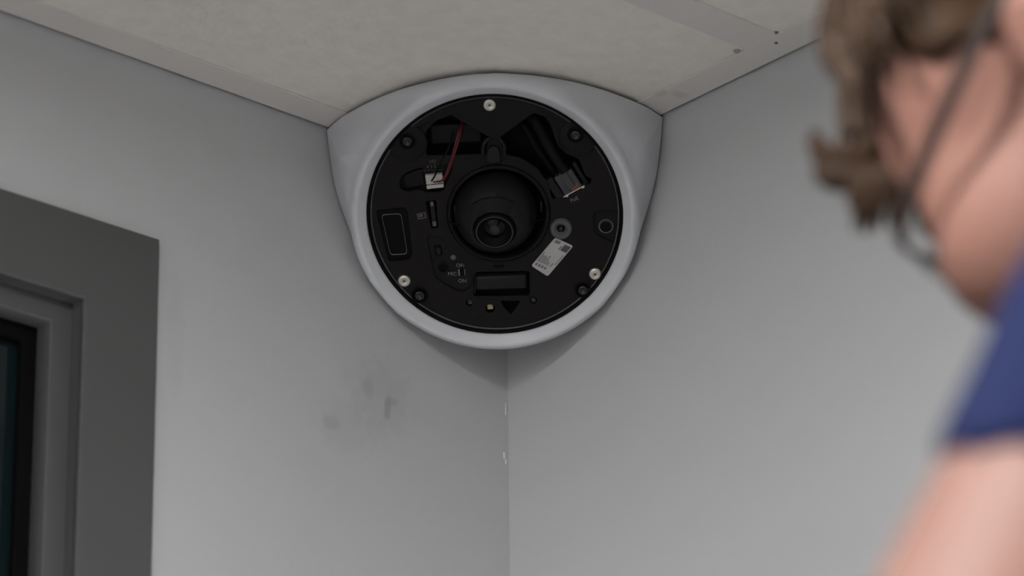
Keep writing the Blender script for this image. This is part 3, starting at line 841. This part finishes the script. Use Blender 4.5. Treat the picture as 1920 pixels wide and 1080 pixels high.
# ------------------------------------------------------------------ person: signed-distance body turned into one mesh
class Field:
    def __init__(s, lo, hi, res):
        s.lo, s.res = np.array(lo, np.float32), res
        s.n = np.ceil((np.array(hi) - np.array(lo)) / res).astype(int) + 1
        s.D = np.full(s.n, 0.25, np.float32)
    def sub(s, lo, hi):
        a = np.clip(np.floor((np.array(lo) - s.lo) / s.res).astype(int), 0, s.n)
        b = np.clip(np.ceil((np.array(hi) - s.lo) / s.res).astype(int) + 1, 0, s.n)
        sl = tuple(slice(i, j) for i, j in zip(a, b))
        ax = [s.lo[k] + s.res * np.arange(a[k], b[k], dtype=np.float32) for k in range(3)]
        return sl, np.meshgrid(*ax, indexing='ij')
    def blend(s, lo, hi, fn, k, op='u'):
        sl, X = s.sub(lo, hi)
        if 0 in X[0].shape:
            return
        d = fn(*X)
        D = s.D[sl]
        if op == 'u':
            h = np.clip(0.5 + 0.5 * (D - d) / k, 0, 1)
            s.D[sl] = D * (1 - h) + d * h - k * h * (1 - h)
        else:                                     # subtract / intersect with -d
            d = -d if op == 's' else d
            h = np.clip(0.5 - 0.5 * (D - d) / k, 0, 1)
            s.D[sl] = D * (1 - h) + d * h + k * h * (1 - h)
    def cone(s, a, b, ra, rb, k=0.02, op='u'):
        a, b = np.array(a, np.float32), np.array(b, np.float32)
        m_ = max(ra, rb) + 2 * k + 0.02
        ba = b - a
        l2 = float(ba @ ba) + 1e-12
        def fn(X, Y, Z):
            px, py, pz = X - a[0], Y - a[1], Z - a[2]
            t = np.clip((px * ba[0] + py * ba[1] + pz * ba[2]) / l2, 0, 1)
            return np.sqrt((px - t * ba[0]) ** 2 + (py - t * ba[1]) ** 2 + (pz - t * ba[2]) ** 2) - (ra + (rb - ra) * t)
        s.blend(np.minimum(a, b) - m_, np.maximum(a, b) + m_, fn, k, op)
    def ell(s, c, r, axes, k=0.02, op='u'):
        c = np.array(c, np.float32)
        A = np.array(axes, np.float32)
        r = np.array(r, np.float32)
        m_ = float(r.max()) + 2 * k + 0.02
        def fn(X, Y, Z):
            px, py, pz = X - c[0], Y - c[1], Z - c[2]
            q = [(px * A[i][0] + py * A[i][1] + pz * A[i][2]) / r[i] for i in range(3)]
            k0 = np.sqrt(q[0] ** 2 + q[1] ** 2 + q[2] ** 2)
            k1 = np.sqrt((q[0] / r[0]) ** 2 + (q[1] / r[1]) ** 2 + (q[2] / r[2]) ** 2) + 1e-9
            return k0 * (k0 - 1) / k1
        s.blend(c - m_, c + m_, fn, k, op)
    def mesh(s, smooth=2):
        D, n = s.D, s.n
        ins = D < 0
        cnt = np.zeros(n - 1, np.int8)
        offs = [(i, j, k) for i in (0, 1) for j in (0, 1) for k in (0, 1)]
        for i, j, k in offs:
            cnt += ins[i:n[0] - 1 + i, j:n[1] - 1 + j, k:n[2] - 1 + k]
        act = (cnt > 0) & (cnt < 8)
        idx = np.argwhere(act)
        vid = np.full(n - 1, -1, np.int64)
        vid[act] = np.arange(len(idx))
        val = {o: D[idx[:, 0] + o[0], idx[:, 1] + o[1], idx[:, 2] + o[2]] for o in offs}
        acc = np.zeros((len(idx), 3))
        num = np.zeros(len(idx))
        for o in offs:
            for ax in range(3):
                if o[ax] == 0:
                    o2 = list(o); o2[ax] = 1; o2 = tuple(o2)
                    a, b = val[o], val[o2]
                    c = (a < 0) != (b < 0)
                    t = np.where(c, a / np.where(c, a - b, 1), 0)
                    p = np.tile(np.array(o, float), (len(idx), 1))
                    p[:, ax] += t
                    acc += p * c[:, None]
                    num += c
        V = (idx + acc / num[:, None]) * s.res + s.lo
        F = []
        for ax in range(3):
            u, v = (ax + 1) % 3, (ax + 2) % 3
            sa = [slice(None)] * 3; sb = [slice(None)] * 3
            sa[ax] = slice(0, -1); sb[ax] = slice(1, None)
            A_, B_ = ins[tuple(sa)], ins[tuple(sb)]
            e = np.argwhere(A_ != B_)
            ok = (e[:, u] > 0) & (e[:, v] > 0) & (e[:, u] < n[u] - 1) & (e[:, v] < n[v] - 1)
            e = e[ok]
            q = []
            for du, dv in ((-1, -1), (0, -1), (0, 0), (-1, 0)):
                c = e.copy(); c[:, u] += du; c[:, v] += dv
                q.append(vid[c[:, 0], c[:, 1], c[:, 2]])
            q = np.stack(q, 1)
            fl = B_[e[:, 0], e[:, 1], e[:, 2]]
            q[fl] = q[fl][:, ::-1]
            F.append(q)
        F = np.concatenate(F)
        F = F[(F >= 0).all(1)]
        for _ in range(smooth):
            S = np.zeros_like(V); C = np.zeros(len(V))
            for i in range(4):
                np.add.at(S, F[:, i], V[F[:, (i + 1) % 4]]); np.add.at(C, F[:, i], 1)
                np.add.at(S, F[:, i], V[F[:, (i - 1) % 4]]); np.add.at(C, F[:, i], 1)
            V = V * 0.5 + 0.5 * S / np.maximum(C, 1)[:, None]
        return V, F

def np_mesh(V, F, name):
    me = bpy.data.meshes.new(name)
    me.vertices.add(len(V))
    me.vertices.foreach_set('co', V.astype(np.float32).ravel())
    me.loops.add(F.size)
    me.loops.foreach_set('vertex_index', F.ravel().astype(np.int32))
    me.polygons.add(len(F))
    me.polygons.foreach_set('loop_start', (np.arange(len(F)) * F.shape[1]).astype(np.int32))
    me.update(calc_edges=True)
    me.validate()
    return me

hF = np.array([0.0103, -0.7455, -0.6664]); hF /= np.linalg.norm(hF)
hU = np.array([0.1670, -0.6558, 0.7362]); hU -= hF * (hU @ hF); hU /= np.linalg.norm(hU)
hL = np.cross(hU, hF)
H0 = np.array([0.3700, 0.7597, H - 0.3331])
HS = 0.92                                         # head size       # middle of the head between the ears
def hp(f, l, u):
    return H0 + HS * (f * hF + l * hL + u * hU)
AX = [hF, hL, hU]
NB = np.array([0.330, 0.888, H - 0.480])          # neck base
SL = np.array([0.520, 0.890, H - 0.530]); SR = np.array([0.135, 0.925, H - 0.525])
EL = np.array([0.662, 0.832, H - 0.785]); ER = np.array([0.120, 0.720, H - 0.730])
WL = np.array([0.600, 0.600, H - 0.900]); WR = np.array([0.240, 0.520, H - 0.885])
PL = np.array([0.335, 0.985, H - 1.03])           # pelvis
FEET = H - 1.96
HIPS = [PL + np.array([s * 0.095, 0, -0.02]) for s in (1, -1)]
KNEES = [np.array([PL[0] + s * 0.10, PL[1] - 0.03, FEET + 0.50]) for s in (1, -1)]
ANKS = [np.array([PL[0] + s * 0.10, PL[1] + 0.02, FEET + 0.09]) for s in (1, -1)]

def torso(f, off=0.0):
    up = np.array([0, 0, 1.0]); lf = np.array([0.995, -0.09, 0]); fr = np.array([-0.09, -0.995, 0])
    A = [fr, lf, up]
    f.ell(NB + [0.005, 0.03, -0.16], [0.105 + off, 0.155 + off, 0.19 + off], A, 0.04)
    f.ell((NB + PL) / 2 + [0, 0.0, -0.03], [0.095 + off, 0.135 + off, 0.20 + off], A, 0.06)
    f.ell(PL + [0, 0, 0.01], [0.105 + off, 0.155 + off, 0.12 + off], A, 0.05)
    f.cone(NB + [0.03, 0.01, -0.01], SL + [-0.02, 0.0, 0.012], 0.052 + off, 0.052 + off, 0.04)
    f.cone(NB + [-0.03, 0.01, -0.01], SR + [0.02, 0.0, 0.012], 0.052 + off, 0.052 + off, 0.04)

def arm(f, S, E, off=0.0, upper_only=False):
    f.cone(S, S + (E - S) * 0.35, 0.060 + off, 0.053 + off, 0.04)
    f.cone(S + (E - S) * 0.12, S + (E - S) * 0.5, 0.060 + off, 0.061 + off, 0.03)
    f.cone(S + (E - S) * 0.5, E, 0.058 + off, 0.045 + off, 0.02)

body_f = Field((-0.02, 0.30, FEET - 0.02), (0.78, 1.20, H - 0.12), 0.0055)
torso(body_f)
for S, E, Wr in ((SL, EL, WL), (SR, ER, WR)):
    arm(body_f, S, E)
    body_f.cone(E, E + (Wr - E) * 0.35, 0.043, 0.042, 0.02)
    body_f.cone(E + (Wr - E) * 0.35, Wr, 0.042, 0.027, 0.02)
    # hand: palm and five fingers
    d = (Wr - E) / np.linalg.norm(Wr - E)
    sg = 1.0 if S is SL else -1.0
    side = np.array([1.0, 0, 0]) - d * d[0]; side /= np.linalg.norm(side)
    nrm = np.cross(d, side)
    pc0 = Wr + d * 0.05
    body_f.ell(pc0, [0.052, 0.042, 0.016], [d, side, nrm], 0.015)
    for k, (o, ln) in enumerate(((0.030, 0.066), (0.010, 0.078), (-0.011, 0.073), (-0.031, 0.058))):
        b = pc0 + d * 0.040 + side * o * sg * -1
        m1 = b + (d * 0.85 - nrm * 0.5 * 1) * ln * 0.5
        m2 = m1 + (d * 0.35 - nrm * 0.93) * ln * 0.5
        body_f.cone(b, m1, 0.0095, 0.0088, 0.006)
        body_f.cone(m1, m2, 0.0088, 0.0072, 0.004)
    tb = pc0 - d * 0.02 - side * sg * 0.032
    t1_ = tb + (d * 0.6 - side * sg * 0.6 - nrm * 0.4) * 0.04
    body_f.cone(tb, t1_, 0.012, 0.0105, 0.008)
    body_f.cone(t1_, t1_ + (d * 0.9 - nrm * 0.4) * 0.030, 0.0105, 0.008, 0.004)
for s in (0, 1):
    body_f.cone(HIPS[s], KNEES[s], 0.078, 0.052, 0.03)
    body_f.cone(KNEES[s], KNEES[s] + (ANKS[s] - KNEES[s]) * 0.35, 0.052, 0.050, 0.02)
    body_f.cone(KNEES[s] + (ANKS[s] - KNEES[s]) * 0.35, ANKS[s], 0.050, 0.034, 0.02)
    body_f.cone(ANKS[s] + [0, 0.02, -0.05], ANKS[s] + [0, -0.13, -0.06], 0.032, 0.026, 0.03)
# neck and head
body_f.cone(NB + [0, 0.01, 0], hp(-0.025, 0, -0.05), 0.055, 0.052, 0.025)
body_f.ell(hp(-0.012, 0, 0.045), HS * np.array([0.095, 0.075, 0.092]), AX, 0.02)
body_f.ell(hp(0.044, 0, 0.052), HS * np.array([0.054, 0.060, 0.044]), AX, 0.02)
body_f.ell(hp(0.030, 0, -0.025), HS * np.array([0.064, 0.060, 0.085]), AX, 0.03)
for s in (1, -1):
    body_f.cone(hp(0.005, s * 0.056, -0.055), hp(0.066, s * 0.012, -0.100), 0.0184, 0.0166, 0.03)
    body_f.ell(hp(0.060, s * 0.042, -0.015), HS * np.array([0.028, 0.024, 0.024]), AX, 0.02)
    body_f.ell(hp(0.078, s * 0.041, -0.010), HS * np.array([0.030, 0.029, 0.032]), AX, 0.02)
    body_f.ell(hp(0.070, s * 0.032, -0.045), HS * np.array([0.022, 0.022, 0.026]), AX, 0.02)
    body_f.cone(hp(0.084, s * 0.012, 0.030), hp(0.074, s * 0.046, 0.028), 0.0120, 0.0110, 0.012)
    body_f.ell(hp(0.104, s * 0.032, 0.008), HS * np.array([0.012, 0.014, 0.010]), AX, 0.008, 's')
    body_f.ell(hp(0.000, s * 0.079, 0.000), HS * np.array([0.019, 0.009, 0.031]), [(hF * 0.94 + hL * s * -0.34), (hL * 0.94 * s + hF * 0.34) * s, hU], 0.006)
    body_f.ell(hp(0.004, s * 0.088, 0.002), HS * np.array([0.010, 0.005, 0.017]), AX, 0.005, 's')
    body_f.ell(hp(0.104, s * 0.013, -0.026), HS * np.array([0.011, 0.009, 0.009]), AX, 0.008)
    body_f.ell(hp(0.112, s * 0.008, -0.036), HS * np.array([0.005, 0.004, 0.004]), AX, 0.003, 's')
body_f.cone(hp(0.092, 0, 0.022), hp(0.116, 0, -0.022), 0.0083, 0.0120, 0.012)
body_f.cone(hp(0.086, 0.020, -0.060), hp(0.086, -0.020, -0.060), 0.0092, 0.0092, 0.012)
body_f.cone(hp(0.092, 0.013, -0.055), hp(0.092, -0.013, -0.055), 0.0064, 0.0064, 0.006)
body_f.cone(hp(0.091, 0.012, -0.067), hp(0.091, -0.012, -0.067), 0.0069, 0.0069, 0.006)
body_f.ell(hp(0.103, 0, -0.061), HS * np.array([0.006, 0.020, 0.0022]), AX, 0.004, 's')
body_f.ell(hp(0.076, 0, -0.100), HS * np.array([0.024, 0.024, 0.022]), AX, 0.02)
V, F_ = body_f.mesh(2)
person = obj('person', np_mesh(V, F_, 'person'), m_skin, None, True)
tag(person, 'person in blue short-sleeved shirt and dark glasses, looking down, out of focus at right', 'person')

# shirt
sh = Field((-0.01, 0.55, H - 1.16), (0.68, 1.22, H - 0.38), 0.006)
torso(sh, 0.014)
for S, E in ((SL, EL), (SR, ER)):
    sh.cone(S, S + (E - S) * 0.38, 0.072, 0.067, 0.03)
for S, E in ((SL, EL), (SR, ER)):
    d = np.array([-0.190, -0.233, -0.953]) if S is SL else (E - S) / np.linalg.norm(E - S)
    c0 = S + (E - S) * (0.075 if S is SL else 0.4)
    lo, hi = np.minimum(S, E) - 0.2, np.maximum(S, E) + 0.2
    def cut(X, Y, Z, c0=c0, d=d, S=S):
        pl = (X - c0[0]) * d[0] + (Y - c0[1]) * d[1] + (Z - c0[2]) * d[2]
        rad = np.sqrt((X - c0[0] - d[0] * pl) ** 2 + (Y - c0[1] - d[1] * pl) ** 2 + (Z - c0[2] - d[2] * pl) ** 2)
        lim = (0.475 - X) if S[0] > 0.3 else (X - 0.175)
        return np.maximum(np.maximum(-pl, rad - 0.125), lim)        # solid beyond the hem, inside the sleeve's own reach
    sh.blend(lo, hi, cut, 0.004, 's')
sh.ell(NB + [0.005, 0.03, -0.16], [0.119, 0.169, 0.204], [[-0.09, -0.995, 0], [0.995, -0.09, 0], [0, 0, 1]], 0.02)
sh.ell((NB + PL) / 2 + [0, 0.0, -0.03], [0.109, 0.149, 0.214], [[-0.09, -0.995, 0], [0.995, -0.09, 0], [0, 0, 1]], 0.03)
def hem(X, Y, Z):
    return Z - (PL[2] - 0.02)
sh.blend(sh.lo, sh.lo + sh.n * sh.res, hem, 0.004, 's')
sh.cone(NB + [0, 0.015, -0.03], NB + [0, -0.005, 0.035], 0.072, 0.066, 0.02)
sh.cone(NB + [0, -0.005, 0.030], hp(-0.03, 0, -0.06), 0.060, 0.070, 0.006, 's')
V, F_ = sh.mesh(2)
shirt = obj('shirt', np_mesh(V, F_, 'shirt'), m_shirt, person, True)
shirt['label'] = 'royal blue short-sleeved shirt'
# collar band
cd = hp(-0.025, 0, -0.05) - NB
cd = cd / np.linalg.norm(cd)
cs = np.cross(cd, [1.0, 0, 0]); cs /= np.linalg.norm(cs)
cc = np.cross(cs, cd)
cp = [NB + cd * 0.042 + cc * (0.061 * math.cos(a)) + cs * (0.061 * math.sin(a)) for a in np.linspace(0, 2 * math.pi, 33)]
obj('collar', tube_me([Vector(p) for p in cp], 0.007, 8), m_shirt, person, True)
# trousers
tr = Field((0.10, 0.80, FEET + 0.03), (0.58, 1.16, PL[2] + 0.06), 0.008)
A_ = [np.array([0, -1, 0]), np.array([1, 0, 0]), np.array([0, 0, 1])]
tr.ell(PL + [0, 0, 0.0], [0.118, 0.168, 0.125], A_, 0.04)
for s in (0, 1):
    tr.cone(HIPS[s], KNEES[s], 0.092, 0.068, 0.03)
    tr.cone(KNEES[s], ANKS[s] + [0, 0, 0.01], 0.068, 0.056, 0.02)
V, F_ = tr.mesh(2)
obj('trousers', np_mesh(V, F_, 'trousers'), m_trouser, person, True)
for s in (0, 1):
    sf = Field(ANKS[s] - [0.08, 0.24, 0.092], ANKS[s] + [0.08, 0.12, 0.06], 0.007)
    sf.ell(ANKS[s] + [0, 0.01, -0.045], [0.06, 0.042, 0.055], A_, 0.02)
    sf.cone(ANKS[s] + [0, 0.02, -0.055], ANKS[s] + [0, -0.15, -0.062], 0.042, 0.036, 0.03)
    def sole(X, Y, Z):
        return Z - FEET
    sf.blend(sf.lo, sf.lo + sf.n * sf.res, sole, 0.004, 's')
    V, F_ = sf.mesh(1)
    obj('shoe', np_mesh(V, F_, 'shoe'), m_shoe, person, True)
# eyes and brows
for s in (1, -1):
    bm = bmesh.new()
    bmesh.ops.create_uvsphere(bm, u_segments=16, v_segments=10, radius=0.0110)
    me = from_bm(bm)
    me.transform(Matrix.Translation(Vector(hp(0.076, s * 0.032, 0.008))))
    obj('eye', me, m_eye, person, True)
    obj('eyebrow', tube_me([Vector(hp(0.0985, s * 0.014, 0.034)), Vector(hp(0.094, s * 0.032, 0.038)), Vector(hp(0.082, s * 0.050, 0.034))], [0.0035, 0.004, 0.0015], 6), m_hair, person, True)
# hair: cap and locks in one mesh
hf = Field(H0 - 0.19, H0 + 0.19, 0.0045)
hf.ell(hp(-0.016, 0, 0.047), [0.0935, 0.0765, 0.0925], AX, 0.01)
def hairline(X, Y, Z):
    px, py, pz = X - H0[0], Y - H0[1], Z - H0[2]
    f = px * hF[0] + py * hF[1] + pz * hF[2]
    l = px * hL[0] + py * hL[1] + pz * hL[2]
    u = px * hU[0] + py * hU[1] + pz * hU[2]
    f, l, u = f / HS, l / HS, u / HS
    hl = np.interp(f, [-0.12, -0.05, -0.022, -0.018, 0.012, 0.022, 0.045, 0.065, 0.085, 0.12],
                   [-0.055, -0.060, -0.045, 0.028, 0.000, 0.030, 0.064, 0.078, 0.088, 0.092])
    wob = 0.004 * np.sin(f * 190 + l * 60) + 0.003 * np.sin(f * 310)
    return (hl + wob - u) * 0.8
hf.blend(hf.lo, hf.lo + hf.n * hf.res, hairline, 0.006, 'i')
sl, X = hf.sub(hf.lo, hf.lo + hf.n * hf.res)
wv = 0.0012 * np.sin(X[0] * 130 + 3 * np.sin(X[2] * 60)) * np.sin(X[1] * 110 + 2 * np.sin(X[0] * 70)) + 0.0012 * np.sin(X[2] * 220 + X[1] * 150)
hf.D += wv.astype(np.float32)
V, F_ = hf.mesh(1)
hv = [tuple(v) for v in V]
hfc = [tuple(int(i) for i in f) for f in F_]
def lock(pts, r0, n=6):
    pts = catmull([Vector(p) for p in pts], 4)
    m_ = len(pts)
    rr = [r0 * (0.75 + 0.5 * min(1, 3 * i / m_)) * (1 - (i / (m_ - 1)) ** 3 * 0.85) for i in range(m_)]
    v, f = tube_data(pts, rr, n, 0.6)
    b = len(hv)
    hv.extend(tuple(q) for q in v)
    hfc.extend(tuple(i + b for i in g) for g in f)
DOWN = np.array([0, 0, -1.0])
rnd = random.Random(11)
for k in range(110):                              # fringe falling off the forehead
    l = 0.036 - 0.062 * rnd.random()
    u = 0.074 + 0.024 * rnd.random()
    f0 = 0.080 - 0.45 * max(0, abs(l) - 0.025) + 0.003 * rnd.random()
    a = hp(f0 - 0.026, l, u + 0.014)
    ln = 0.016 + 0.026 * rnd.random()
    side = hL * (rnd.random() - 0.5) * 0.012
    b = a + hF * 0.011 + hU * 0.001 + DOWN * ln * 0.15
    c = b + hF * 0.001 + DOWN * ln * 0.5 + side * 0.5
    d = c + DOWN * ln * 0.55 + side - hF * 0.004 * rnd.random()
    lock([a, b, c, d], 0.0022 + 0.0018 * rnd.random())
for k in range(120):                              # hair along the temple and over the ear
    f0 = -0.05 + 0.105 * rnd.random()
    u = 0.082 + 0.040 * rnd.random()
    l = 0.074 - 0.30 * max(0, f0 - 0.02) - 0.35 * max(0, u - 0.09)
    a = hp(f0, l, u)
    b = hp(f0 + 0.008, l + 0.006, u - 0.014)
    c = hp(f0 + 0.014, l + 0.004, u - 0.028)
    lock([a, b, c], 0.0018 + 0.0016 * rnd.random())
FRINGE = [((0.4090, 0.6597, H - 0.3216), (0.4205, 0.6574, H - 0.3483), (0.4208, 0.6534, H - 0.3597)), ((0.4093, 0.6589, H - 0.3225), (0.4187, 0.6582, H - 0.3497), (0.4175, 0.6521, H - 0.3672)), ((0.4096, 0.6581, H - 0.3233), (0.4176, 0.6599, H - 0.3483), (0.4181, 0.6554, H - 0.3605)), ((0.4100, 0.6573, H - 0.3242), (0.4180, 0.6588, H - 0.3497), (0.4148, 0.6541, H - 0.3679)), ((0.4103, 0.6565, H - 0.3250), (0.4169, 0.6605, H - 0.3483), (0.4154, 0.6574, H - 0.3612)), ((0.4106, 0.6557, H - 0.3259), (0.4152, 0.6613, H - 0.3497), (0.4141, 0.6547, H - 0.3679)), ((0.4109, 0.6549, H - 0.3268), (0.4162, 0.6611, H - 0.3483), (0.4149, 0.6583, H - 0.3605)), ((0.4113, 0.6541, H - 0.3276), (0.4145, 0.6619, H - 0.3497), (0.4118, 0.6572, H - 0.3673)), ((0.4116, 0.6533, H - 0.3285), (0.4134, 0.6636, H - 0.3484), (0.4126, 0.6607, H - 0.3599)), ((0.4119, 0.6526, H - 0.3294), (0.4138, 0.6626, H - 0.3497), (0.4113, 0.6580, H - 0.3666)), ((0.4123, 0.6518, H - 0.3302), (0.4127, 0.6643, H - 0.3484), (0.4120, 0.6616, H - 0.3592)), ((0.4126, 0.6510, H - 0.3311), (0.4109, 0.6650, H - 0.3498), (0.4089, 0.6605, H - 0.3659)), ((0.4129, 0.6502, H - 0.3319), (0.4120, 0.6649, H - 0.3484), (0.4097, 0.6640, H - 0.3586)), ((0.4132, 0.6494, H - 0.3328), (0.4102, 0.6657, H - 0.3498), (0.4084, 0.6613, H - 0.3653)), ((0.4136, 0.6486, H - 0.3337), (0.4092, 0.6674, H - 0.3484), (0.4092, 0.6649, H - 0.3579))]
for a0, a1, a2 in FRINGE:                        # loose ends hanging beside the glasses
    lock([np.array(a0), np.array(a1), np.array(a2)], 0.0036, 8)
# the curl that stands off the fringe
LFT = np.array([0.745, -0.667, 0.0])
cur = [np.array(c_) for c_ in ((0.4176, 0.6642, H - 0.3384), (0.4222, 0.6580, H - 0.3420), (0.4278, 0.6529, H - 0.3420), (0.4323, 0.6510, H - 0.3384), (0.4354, 0.6515, H - 0.3326))]
lock(cur, 0.0050, 8)
lock([p + DOWN * 0.004 + hF * 0.003 for p in cur[:4]], 0.005, 8)
hair = obj('hair', pyd(hv, hfc), m_hair, person, True)
hair['label'] = 'brown wavy hair with a loose fringe'

# eyeglasses
gl = empty('eyeglasses', Vector(hp(0.100, 0, 0.012)))
tag(gl, 'dark-framed eyeglasses worn by the person looking down', 'eyeglasses')
GO = Vector(hp(0.100, 0, 0.012))
def gpart(name, me, m, parent=None, smooth=True):
    me.transform(Matrix.Translation(-GO))
    return obj(name, me, m, parent or gl, smooth)
def flat_tube(pts, hw, tk, updir):
    pts = [Vector(p) for p in pts]
    U_ = Vector(updir)
    vs, fs = [], []
    for i, p in enumerate(pts):
        t = (pts[min(i + 1, len(pts) - 1)] - pts[max(i - 1, 0)]).normalized()
        b = t.cross(U_).normalized()
        w = U_ - t * U_.dot(t)
        w.normalize()
        for sx, sy in ((1, 1), (-1, 1), (-1, -1), (1, -1)):
            vs.append(p + b * tk * sx + w * hw * sy)
    for i in range(len(pts) - 1):
        for k in range(4):
            j = (k + 1) % 4
            fs.append((i * 4 + k, i * 4 + j, (i + 1) * 4 + j, (i + 1) * 4 + k))
    fs += [(3, 2, 1, 0), tuple(len(vs) - 4 + k for k in range(4))]
    return pyd(vs, fs)
for s in (1, -1):
    pts = catmull([hp(0.100, s * 0.062, 0.016), hp(0.092, s * 0.0720, 0.018), hp(0.05, s * 0.080, 0.022), hp(0.0, s * 0.083, 0.025), hp(-0.018, s * 0.082, 0.018), hp(-0.032, s * 0.079, -0.012)], 5)
    gpart('temple_arm', flat_tube(pts, 0.0024, 0.0012, hU), m_glasses, None, False)
    ring_pts = []
    for k in range(33):
        a = 2 * math.pi * k / 32
        ca, sa = math.cos(a), math.sin(a)
        w = 0.025 * math.copysign(abs(ca) ** 0.7, ca)
        hgt = 0.017 * math.copysign(abs(sa) ** 0.7, sa)
        ring_pts.append(Vector(hp(0.1065 - 0.11 * abs(0.036 * s + w * s) - 0.0, s * 0.036 + w * s, 0.004 + hgt)))
    gpart('rim', tube_me(ring_pts, 0.0014, 8), m_glasses)
    cpt = sum((p for p in ring_pts[:-1]), Vector((0, 0, 0))) / 32
    vs = [p + Vector(hF) * 0.0004 for p in ring_pts[:-1]] + [p - Vector(hF) * 0.0010 for p in ring_pts[:-1]]
    fs = [tuple(range(32)), tuple(range(63, 31, -1))] + [(i, (i + 1) % 32, 32 + (i + 1) % 32, 32 + i) for i in range(32)]
    gpart('lens', pyd(vs, fs), m_speclens, None, False)
gpart('bridge', tube_me(catmull([hp(0.108, 0.011, 0.010), hp(0.112, 0, 0.013), hp(0.108, -0.011, 0.010)], 4), 0.0018, 8), m_glasses)

# platform ladder under the person (below the picture)
lad = empty('platform_ladder', (PL[0], PL[1], 0))
tag(lad, 'aluminium platform ladder the person stands on, below the picture', 'ladder')
FZ = FEET - 0.001
obj('platform', box_me((-0.22, -0.22, FZ - 0.03), (0.22, 0.16, FZ), 0.004), m_alu, lad)
for sx in (-1, 1):
    for y0, y1 in ((-0.20, -0.26), (0.14, 0.38)):
        obj('rail', tube_me([(sx * 0.21, y0, FZ - 0.03), (sx * 0.24, y1, 0.0)], 0.018, 8), m_alu, lad, True)
for k in (1, 2):
    z = FZ * k / 3
    yy = 0.14 + 0.24 * (1 - z / (FZ - 0.03))
    obj('tread', box_me((-0.225, yy - 0.05, z - 0.012), (0.225, yy + 0.03, z + 0.012), 0.003), m_alu, lad)
